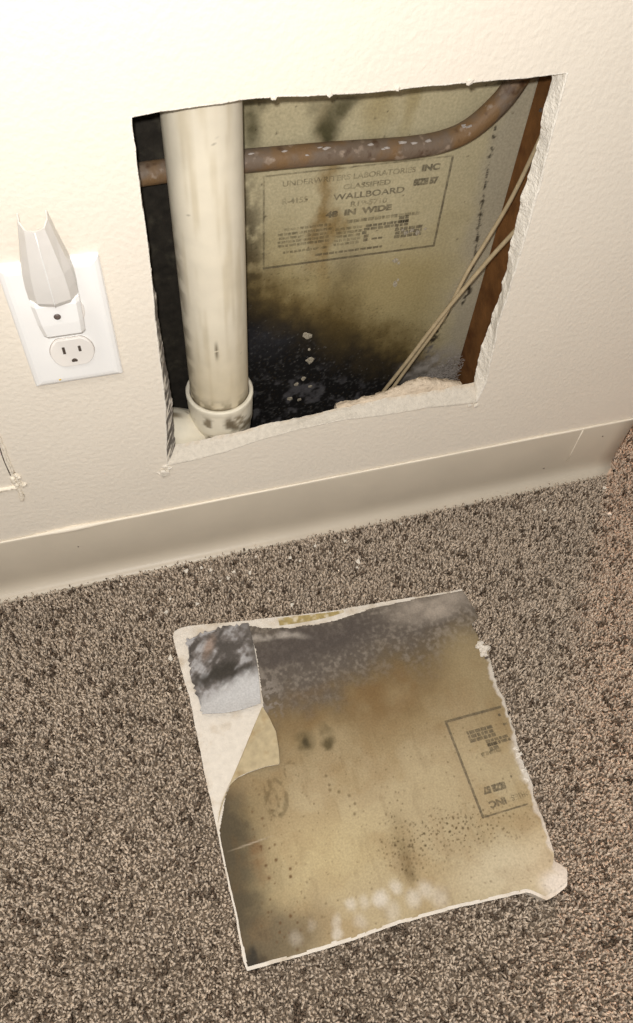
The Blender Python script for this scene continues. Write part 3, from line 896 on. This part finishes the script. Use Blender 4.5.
F = grid_faces(nu, nv, flip=True).tolist()
bi = [i * nv + j for i, j in bidx]
prev = bi
for k in range(3):
    cur = [base + k * nb + i for i in range(nb)]
    for i in range(nb):
        j = (i + 1) % nb
        F.append((prev[i], cur[i], cur[j], prev[j]))
    prev = cur
me = bpy.data.meshes.new('gypsum_core')
me.from_pydata(V.tolist(), [], [tuple(f) for f in F] + [tuple(prev)])
bm = bmesh.new(); bm.from_mesh(me); bmesh.ops.recalc_face_normals(bm, faces=bm.faces); bm.to_mesh(me); bm.free()
link('gypsum_core', me, M['gypsum'], pc)

# stained facing paper over most of it
nu, nv = 330, 330
G = coons(nu, nv, 0.8)
X = G[..., 0]; Y = G[..., 1]
n1 = fbm(X, Y, 26, 5, 121) - 0.5; n2 = fbm(X, Y, 95, 4, 123) - 0.5; n4 = fbm(X, Y, 300, 3, 125) - 0.5
c = np.zeros(X.shape + (3,)) + np.array(srgb(200, 184, 146))
c = lay(c, srgb(188, 166, 122), sstep(-0.05, 0.15, n1) * 0.5)
# golden brown belt, then grey-black mould towards the top edge
q = Y + 0.05 * n1 + 0.02 * n2 + 0.10 * np.clip(0.10 - X, -0.2, 0.2) * 0.25
c = lay(c, srgb(140, 118, 78), sstep(-0.350, -0.228, q) * 0.8)
c = lay(c, srgb(112, 98, 74), sstep(-0.262, -0.196, q) * 0.8)
c = lay(c, srgb(108, 101, 94), sstep(-0.222, -0.168, q + 0.02 * sstep(0.25, 0.10, X)) * 0.9)
c = lay(c, srgb(172, 163, 150), sstep(-0.12, 0.40, 0.35 * n2 + n4) * sstep(-0.25, -0.18, q) * 0.6)
c = lay(c, srgb(90, 83, 79), blob(X + 0.06 * n1, Y + 0.03 * n1, .115, -.160, .075, .020, .5) * 0.75)
c = lay(c, srgb(186, 176, 162), blob(X, Y + 0.02 * n1, .275, -.150, .050, .016, .7) * (0.75 + n2))
c = lay(c, srgb(176, 160, 122), blob(X + 0.03 * n1, Y + 0.03 * n1, .285, -.235, .032, .042, .6) * 0.75)
c = lay(c, srgb(150, 142, 132), blob(X + 0.02 * n2, Y + 0.02 * n1, .064, -.205, .012, .022, .6) * sstep(-0.02, 0.10, n2 + n4))
# dark left margin below the torn area
e = X - (-0.0187)
c = lay(c, srgb(112, 98, 66), sstep(0.085, 0.015, e + 0.05 * n1) * sstep(-0.27, -0.32, Y) * 0.75)
c = lay(c, srgb(84, 76, 60), sstep(0.042, 0.008, e + 0.03 * n1 + 0.02 * n2) * sstep(-0.27, -0.30, Y) * 0.85)
c = lay(c, srgb(118, 106, 84), blob(X + .03 * n1, Y + .03 * n1, .020, -.425, .040, .022, .6) * 0.7)
c = lay(c, srgb(60, 56, 48), blob(X + .02 * n2, Y + .02 * n2, -.008, -.437, .008, .010, .6) * 0.9)
c = lay(c, srgb(124, 84, 46), blob(X + .03 * n1, Y + .03 * n2, .012, -.362, .010, .012, .8) * 0.7)
c = lay(c, srgb(112, 92, 54), blob(X + .03 * n1, Y, .150, -.395, .010, .035, .9) * (0.38 + n2 * 1.2))
# pale corner
c = lay(c, srgb(222, 210, 178), blob(X + .03 * n1, Y + .02 * n1, .255, -.432, .065, .026, .6) * 0.85)
c = lay(c, srgb(246, 241, 230), blob(X + .01 * n1, Y + .01 * n1, .277, -.456, .016, .012, .6) * 0.9)
c = lay(c, srgb(214, 198, 152), blob(X + .03 * n1, Y + .02 * n1, .075, -.375, .055, .030, .8) * 0.7)
# round mould spots
for (u, v, ru, rv, a) in ((.0851, -.2646, .009, .011, .75), (.1081, -.2640, .007, .013, .65), (.109, -.272, .005, .005, .6)):
    c = lay(c, srgb(104, 92, 62), blob(X + .008 * n2, Y + .008 * n2, u, v, ru, rv, .5) * (a + 1.2 * n2))
c = lay(c, srgb(70, 62, 40), blob(X, Y, .0855, -.265, .003, .005, .6) * 0.8)
for (u, v, ru, rv, th) in ((.0640, -.2890, .0065, .0085, .22), (.0430, -.3100, .0105, .0160, .22), (.0400, -.3120, .004, .013, .35)):
    d = np.sqrt(((X - u) / ru) ** 2 + ((Y - v) / rv) ** 2) + 0.6 * n2
    c = lay(c, srgb(104, 90, 60), (1 - sstep(th * 0.4, th * 1.3, np.abs(d - 1))) * sstep(-0.16, 0.10, n4 + n2) * 0.5)
# fine black specks
c = lay(c, srgb(92, 74, 44), specks(X, Y, .0042, .75, .00085, 201) * blob(X + .05 * n1, Y + .03 * n1, .205, -.388, .075, .020, .7) * 0.9)
c = lay(c, srgb(70, 56, 34), specks(X, Y, .0050, .65, .00105, 209) * blob(X + .05 * n1, Y + .02 * n1, .190, -.384, .040, .014, .7) * 0.9)
c = lay(c, srgb(88, 70, 42), specks(X, Y, .0060, .6, .0010, 203) * blob(X + .04 * n1, Y, .148, -.385, .016, .048, .6) * 0.9)
c = lay(c, srgb(102, 84, 54), specks(X, Y, .009, .45, .0009, 205) * sstep(-0.25, -0.29, Y) * 0.5)
c = lay(c, srgb(104, 72, 40), specks(X, Y, .0070, .6, .0013, 207) * blob(X + .05 * n1, Y, .030, -.375, .020, .075, .6) * 0.85)
for (pts) in ([(.096, -.303), (.097, -.312), (.0962, -.317), (.104, -.321), (.1129, -.327), (.116, -.336), (.1129, -.345)],):
    for (u, v) in pts:
        c = lay(c, srgb(96, 78, 48), blob(X, Y, u, v, .0014, .0014, .8) * 0.65)
# white bloom along the bottom
for (u, v, r, a) in ((.1125, -.4232, .010, .85), (.1290, -.4180, .009, .6), (.1423, -.4310, .010, .6), (.155, -.4270, .010, .55), (.0846, -.4197, .008, .6), (.098, -.4205, .008, .45),
                     (.0680, -.4373, .007, .75), (.0690, -.4290, .006, .5), (.0900, -.4350, .009, .45), (.166, -.4360, .012, .5), (.120, -.436, .010, .4), (.03, -.432, .009, .25), (.047, -.425, .006, .2)):
    c = lay(c, srgb(238, 232, 218), blob(X + .006 * n2, Y + .006 * n2, u, v, r * .62, r * .68, .7) * a)
# torn pale margins
c = lay(c, srgb(234, 228, 216), sstep(0.0055, 0.002, (G[-1:, :, 0] - X) + 0.010 * n2) * sstep(-0.21, -0.24, Y) * 0.9)
c = lay(c, srgb(240, 236, 226), blob(X + .02 * n2, Y + .02 * n2, .300, -.345, .012, .026, .5) * 0.9)
# scrapes
c = lay(c, srgb(196, 182, 158), blob(X + .004 * n2, Y - 0.05 * (X - .0), .010, -.345, .016, .0006, .7) * 0.8)
c = lay(c, srgb(196, 190, 180), blob(X + .02 * n1, Y + .02 * n1 + 0.3 * (X - .085), .085, -.143, .028, .0045, .7) * (0.6 + 2 * n2))
n5 = fbm(X + 0.01 * n2, Y, 48, 4, 127) - 0.5
c = lay(c, srgb(150, 116, 72), sstep(0.0, 0.22, n5) * sstep(-0.20, -0.23, Y) * 0.14)
c = lay(c, srgb(132, 102, 58), blob(X + .06 * n1, Y + .05 * n1, .150, -.235, .085, .022, .8) * (0.28 + n5))
c = lay(c, srgb(120, 96, 60), sstep(0.10, 0.24, fbm(X * 2.2, Y * 0.5, 70, 4, 129) - 0.5) * sstep(-0.22, -0.26, Y) * 0.14)
grey = c.mean(-1, keepdims=True)
c = (c * 0.95 + grey * 0.05) * np.array((0.70, 0.672, 0.655))
# where the paper is gone: strip along the top and left edge and the peeled triangle
pt_x = np.array([-.03, -.0107, .0057, .0504, .075, .0926, .1453, .1735, .2044, .2622, .32])
pt_y = np.array([-.124, -.1224, -.1179, -.1194, -.1290, -.1335, -.1405, -.1378, -.1352, -.1372, -.1405])
gone = Y > np.interp(X, pt_x, pt_y) + 0.003 * n2 + 0.004 * n1
gone |= (X < np.interp(-Y, [.10, .1224, .1814, .2099, .30, .3247, .345, .45], [-.0107, -.0107, -.0122, -.0104, -.0104, -.0168, -.0175, -.0170]) + 0.002 * n2)
tri = np.array([(-.03, -.205), (.0535, -.2150), (.0172, -.2652), (-.0045, -.2946), (-.0168, -.3247), (-.03, -.3247)])
def inside(px_, py_, poly):
    r = np.zeros(px_.shape, bool); k = len(poly)
    for i in range(k):
        x1_, y1_ = poly[i]; x2_, y2_ = poly[(i + 1) % k]
        hit = ((y1_ > py_) != (y2_ > py_)) & (px_ < (x2_ - x1_) * (py_ - y1_) / (y2_ - y1_ + 1e-12) + x1_)
        r ^= hit
    return r
gone |= inside(X, Y, tri)
gone |= ((G[..., 1] - G[:, -1:, 1]) < 0.0022 + 0.003 * n2)
patchp = np.array([(-.0120, -.118), (.0057, -.112), (.0560, -.115), (.0600, -.153), (.0530, -.2150), (-.0120, -.215)])
gone |= inside(X, Y, patchp)
Zp = ZT + 0.0005 + sag(X, Y) + 0.0004 * n1
fk = ~(gone[:-1, :-1] | gone[1:, :-1] | gone[1:, 1:] | gone[:-1, 1:])
paper = from_arrays('facing_paper', np.stack([X - PCX, Y - PCY, Zp], -1).reshape(-1, 3), grid_faces(nu, nv, fk, flip=True), M['piecepaper'], pc, c.reshape(-1, 3))
bm = bmesh.new(); bm.from_mesh(paper.data)
bmesh.ops.delete(bm, geom=[v for v in bm.verts if not v.link_faces], context='VERTS')
for v in bm.verts:
    if v.is_boundary: v.co.z -= 0.0004
bm.to_mesh(paper.data); bm.free()

# yellowed patch left bare on the top margin
def sheet(name, quad_fn, n, m, mat, cfn=None):
    P = np.array([[quad_fn(i / (n - 1), j / (m - 1)) for j in range(m)] for i in range(n)])
    W = P.reshape(-1, 3)
    cols = cfn(W) if cfn else None
    o = from_arrays(name, W - np.array([PCX, PCY, 0]), grid_faces(n, m), mat, pc, cols)
    return o
M['yellowed'] = material('yellowed_core', srgb(164, 146, 100), 0.95, noise=(160, 0.2), bump=(300, 0.6, 0.001), spec=0.1,
                         var=[(110, srgb(204, 192, 168), 0.52, 0.66)])
sheet('yellowed_core', lambda a, b: (0.093 + 0.075 * a, np.interp(0.093 + 0.075 * a, [.0515, .1529, .2359], [-.1145, -.1276, -.1329]) - 0.0016 - 0.0095 * b * (1 - 0.7 * a * a), ZT + 0.00025),
      40, 8, M['yellowed'])

# loose grey-white layer over the upper left corner, its lower edge standing off
def rag_fn(a, b):
    tl = np.array((-.0107, -.1224)); tr = np.array((.0600, -.1210)); br_2 = np.array((.0510, -.2145)); bl_ = np.array((-.0100, -.2105))
    p = tl * (1 - a) * (1 - b) + tr * a * (1 - b) + br_2 * a * b + bl_ * (1 - a) * b
    p = p + np.array((0, 0.0045 * math.sin(math.pi * a) * (1 - b) - 0.0035 * math.sin(math.pi * a) * b))
    p = p + np.array((0.003 * math.sin(math.pi * b) * (2 * a - 1) * 0.8, 0))
    if a < 0.03 or b < 0.03 or a > 0.97:
        p = p + np.array((0.0012 * math.sin(b * 47 + 3 * math.sin(b * 19)) * (a < .03), 0.0015 * math.sin(a * 41 + 2 * math.sin(a * 23)) * (b < .03)))
    z = ZT + 0.0007 + 0.0036 * max(0, (b - 0.80) / 0.2) ** 2 + 0.0012 * float(vnoise(np.array([a * 6 + b * 5]), np.array([b * 7 - a * 3]), 88)[0]) * (0.3 + b)
    return (p[0], p[1], z)
def rag_col(W):
    x = W[:, 0]; y = W[:, 1]
    m1 = fbm((x + y) * 0.8, (y - x) * 2.6, 45, 5, 301) - 0.5
    m2 = fbm(x, y, 160, 4, 303) - 0.5
    cc_ = np.zeros((len(W), 3)) + np.array(srgb(112, 106, 102))
    cc_ = lay(cc_, srgb(172, 170, 170), sstep(-0.04, 0.22, m1 + 0.7 * m2) * 0.8)
    cc_ = lay(cc_, srgb(70, 65, 60), sstep(0.02, -0.24, m1 + 0.7 * m2) * 0.8)
    cc_ = lay(cc_, srgb(56, 52, 46), blob(x + 0.1 * m1 * .1 - 0.35 * (y + .170), y + .015 * m1, .018, -.172, .030, .0085, .6) * 0.9)
    cc_ = lay(cc_, srgb(192, 191, 190), sstep(-.178, -.195, y + 0.02 * m1 + 0.006 * m2 - 0.25 * (x - 0.02)) * 0.92)
    cc_ = lay(cc_, srgb(142, 120, 104), blob(x - 0.5 * (y + .137), y, .012, -.137, .006, .012, .6) * (0.6 + m2))
    cc_ = lay(cc_, srgb(96, 90, 84), sstep(.046, .062, x + .02 * m1) * sstep(-.19, -.17, y) * 0.7)
    return cc_
rg_ = sheet('loose_paper_layer', rag_fn, 90, 110, M['piecepaper'], rag_col)
so = rg_.modifiers.new('thickness', 'SOLIDIFY'); so.thickness = 0.0005
rg_['label'] = 'grey white dusty torn paper layer'
# folded-back flap, clean tan reverse side up
A = np.array((.0520, -.2170)); C_ = np.array((-.0165, -.3180))
far = resample([(.0520, -.2170), (.0560, -.2310), (.0588, -.2479), (.0570, -.2660), (.0540, -.2815), (.0400, -.2795), (.0241, -.2800), (.0120, -.2815), (.0030, -.2850), (-.0055, -.2950), (-.0125, -.3070), (-.0165, -.3180)], 60)
hinge = resample([(.0520, -.2170), (.0345, -.2410), (.0172, -.2652), (-.0045, -.2946), (-.0120, -.3080), (-.0165, -.3180)], 60)
def flap_fn(a, b):
    i = a * 59; k = int(min(58, i)); t_ = i - k
    h = hinge[k] * (1 - t_) + hinge[k + 1] * t_; f_ = far[k] * (1 - t_) + far[k + 1] * t_
    p = h * (1 - b) + f_ * b
    wd = np.linalg.norm(f_ - h)
    z = ZT + 0.0006 + 0.10 * wd * math.sin(min(1, b * 1.1) * math.pi * 0.62) + 0.0025 * b ** 3 * (wd / 0.045)
    return (p[0], p[1], z)
flp = sheet('folded_paper_flap', flap_fn, 60, 24, M['flap'])
so = flp.modifiers.new('thickness', 'SOLIDIFY'); so.thickness = 0.0009; so.offset = 0; so.material_offset_rim = 1
flp.data.materials.append(M['gypsum'])
flp['label'] = 'tan paper flap folded back'

# crumbs of gypsum on the torn right edge
for (x, y, s, sd_) in ((.3030, -.2100, .0052, 1), (.3062, -.2160, .0060, 2), (.3040, -.2220, .0045, 3), (.2935, -.3350, .0038, 4), (.2930, -.350, .0035, 5), (.2918, -.360, .0030, 6), (.2945, -.328, .003, 9)):
    r = rock('gypsum_crumb_on_edge', s, M['gypsum'], sd_ + 60, 0.55, 2, 0.45, pc, (x - PCX, y - PCY, ZT + 0.0003))
rock('dark_pit', .0035, M['dark'], 77, 0.5, 1, 0.3, pc, (.3045 - PCX, -.2262 - PCY, ZT - 0.0004))
rock('dark_pit', .0012, M['dark'], 78, 0.5, 1, 0.3, pc, (.2530 - PCX, -.4470 - PCY, ZT + sag(.253, -.447)))
# the printed panel, upside down and cut by the torn edge
redge_y = -np.array([q_[1] for q_ in p_right]); redge_x = np.array([q_[0] for q_ in p_right])
def on_piece(u, v):
    x = 0.2323 + (PW - u) * 1.0; y = -0.3826 + (PH - v) * 1.035
    return x < np.interp(-y, redge_y, redge_x) - 0.0045 - 0.013 * (-0.362 < y < -0.325)
print_panel(lambda u, v: (0.2323 + (PW - u) - PCX, -0.3826 + (PH - v) * 1.035 - PCY, ZT + 0.0011 + float(sag(0.2323 + PW - u, -0.3826 + (PH - v) * 1.035))), pc, on_piece)
tag(pc, 'mouldy square of cut-out drywall lying on the carpet', 'drywall piece')

# ------------------------------------------------------------------ carpet pile
rng = np.random.default_rng(12)
S, K = 3, 4
def tufts(x0, x1, y0, y1, cell, hole, size):
    """bent, tapering yarn ends on a jittered lattice; hole = rectangle left free"""
    nxg = int((x1 - x0) / cell); nyg = int((y1 - y0) / cell)
    gx_, gy_ = np.meshgrid(np.arange(nxg), np.arange(nyg), indexing='ij')
    bx = x0 + (gx_.ravel() + 0.5 + rng.uniform(-.5, .5, gx_.size)) * cell
    by = y0 + (gy_.ravel() + 0.5 + rng.uniform(-.5, .5, gx_.size)) * cell
    keep = ((by < -0.0165) | (bx > WALL_R + 0.006))
    keep &= ~((bx > -0.004) & (bx < 0.270) & (by > -0.430) & (by < -0.160))        # pressed flat under the drywall piece
    if hole:
        keep &= ~((bx > hole[0]) & (bx < hole[1]) & (by > hole[2]) & (by < hole[3]))
    bx = bx[keep]; by = by[keep]
    n = len(bx)
    h = rng.uniform(.0078, .0112, n)
    edge = (bx > -0.032) & (bx < 0.305) & (by > -0.460) & (by < -0.118)
    h[edge] = rng.uniform(.0055, .0078, edge.sum())
    lean = rng.uniform(0.05, 0.55, n)
    ang = rng.uniform(0, 2 * math.pi, n) + 1.2 * fbm(bx, by, 30, 2, 5)
    curl = rng.uniform(-0.9, 0.9, n)
    rad = rng.uniform(.0011, .0018, n) * size
    rings_ = []
    for k in range(K):
        t_ = k / (K - 1)
        a_ = ang + curl * t_
        cx_ = bx + np.cos(a_) * lean * h * t_ ** 1.3
        cy_ = by + np.sin(a_) * lean * h * t_ ** 1.3
        cz_ = h * (t_ ** 0.9) * (1 - 0.25 * lean * t_)
        rr = rad * (1.0, 1.1, 1.05, 0.42)[k]
        for s_ in range(S):
            th = 2 * math.pi * s_ / S + t_ * 2.2 + ang
            rings_.append(np.stack([cx_ + rr * np.cos(th), cy_ + rr * np.sin(th), cz_ + (0.0004 * np.sin(th) if k else 0)], -1))
    V = np.stack(rings_, 1)                       # n, K*S, 3
    V[..., 1] = np.where((V[..., 0] < WALL_R + 0.006), np.minimum(V[..., 1], -0.0125), V[..., 1])
    # heather mix of yarn colours, small dark yarn clumps, partly painted shade of gaps
    cl = vnoise(bx * 290 + by * 60, by * 185, 71) + 0.10 * rng.standard_normal(n)
    light = np.array(srgb(216, 200, 181)); mid_ = np.array(srgb(201, 184, 164)); darkc = np.array(srgb(122, 106, 91))
    w_ = rng.random(n)[:, None]
    base_c = light * w_ + mid_ * (1 - w_)
    base_c = np.where((cl > 0.79)[:, None], darkc * (0.75 + 0.5 * w_), base_c)
    base_c = base_c * (0.96 + 0.08 * rng.random((n, 1))) * (0.92 + 0.16 * fbm(bx, by, 22, 3, 6))[:, None]
    return V, base_c
near = (-0.40, 0.80, -0.68, 0.16)
Va, Ca = tufts(*near, 0.0028, None, 1.02)
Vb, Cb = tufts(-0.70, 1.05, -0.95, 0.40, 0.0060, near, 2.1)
Cb = Cb * 0.72  # outer yarn colour darkened to replace shade the coarse tufts lack
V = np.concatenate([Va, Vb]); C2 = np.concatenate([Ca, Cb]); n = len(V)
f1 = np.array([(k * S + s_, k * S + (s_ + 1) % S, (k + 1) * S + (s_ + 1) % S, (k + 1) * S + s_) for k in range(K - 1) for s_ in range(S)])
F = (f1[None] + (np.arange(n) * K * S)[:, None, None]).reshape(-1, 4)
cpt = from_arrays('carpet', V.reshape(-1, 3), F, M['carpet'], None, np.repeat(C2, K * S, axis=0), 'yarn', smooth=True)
tag(cpt, 'taupe cut pile carpet with darker brown flecks', 'carpet', kind='stuff')

# ------------------------------------------------------------------ plaster crumbs on the carpet
crumbs = [(.1151, -.1033, .0026), (.1292, -.0415, .0022), (.0780, -.0500, .0024), (.0515, -.0503, .0018), (.0601, -.0441, .0020), (-.0186, -.0612, .0017),
          (-.0258, -.0765, .0024), (.0099, -.0751, .0018), (.2078, -.0660, .0030), (.2040, -.0740, .0020), (.5599, -.0382, .0028), (.4654, -.0514, .0022), (.5458, -.0776, .0026),
          (.0416, -.0520, .0020), (.1397, -.0485, .0018), (.0059, -.0290, .0022), (.0950, -.0793, .0016), (.1631, -.0324, .0018), (.2770, -.0270, .0018),
          (.1780, -.0464, .0015), (-.0312, -.1331, .0034), (-.0702, -.0290, .0018), (.0899, -.0300, .0020), (.2008, -.0343, .0017), (.0240, -.0290, .0020),
          (.0340, -.0350, .0017), (.3200, -.0480, .0015), (-.0270, -.1700, .0018)]
NAMED = {0: 'white crumb on the carpet just above the middle of the piece\'s top edge', 20: 'larger white crumb beside the upper left corner of the drywall piece',
         27: 'small crumb against the left edge of the drywall piece, below a larger one', 10: 'white crumb on the carpet at the outside corner of the baseboard',
         12: 'rightmost white crumb, on the open carpet past the baseboard corner', 11: 'white crumb on the carpet left of the wall corner, under the baseboard seam',
         8: 'pale larger crumb on the carpet above the piece\'s mouldy top edge', 9: 'small pale crumb just below a larger one above the piece\'s top edge',
         6: 'white crumb on the carpet above the piece\'s rounded left corner', 5: 'leftmost but one tiny crumb, on the carpet above the piece\'s left corner',
         7: 'small crumb a little right of the piece\'s rounded left corner', 21: 'leftmost tiny crumb on the carpet close to the baseboard', 26: 'lone tiny crumb on the carpet above the piece\'s right corner',
         18: 'tiny crumb at the baseboard foot, below the hole\'s right half', 16: 'tiny crumb midway between baseboard and the piece\'s top edge'}
protos = []
for k in range(4):
    r = rock('plaster_crumb', 0.001, M['plaster'], 200 + k, 0.7, 2, 0.5)
    protos.append(r)
rng2 = random.Random(4)
for i, (x, y, s) in enumerate(crumbs):
    o = protos[i] if i < 4 else protos[i % 4].copy()
    if i >= 4: col.objects.link(o)
    k = s / 0.001
    o.scale = (k * rng2.uniform(.8, 1.3), k * rng2.uniform(.8, 1.2), k)
    o.location = (x, y, 0.0098)
    o.rotation_euler = (rng2.uniform(-.4, .4), rng2.uniform(-.4, .4), rng2.uniform(0, 6.2))
    tag(o, NAMED.get(i, 'tiny white plaster crumb scattered on the carpet just below the baseboard'), 'crumb', 'plaster crumbs on the carpet')
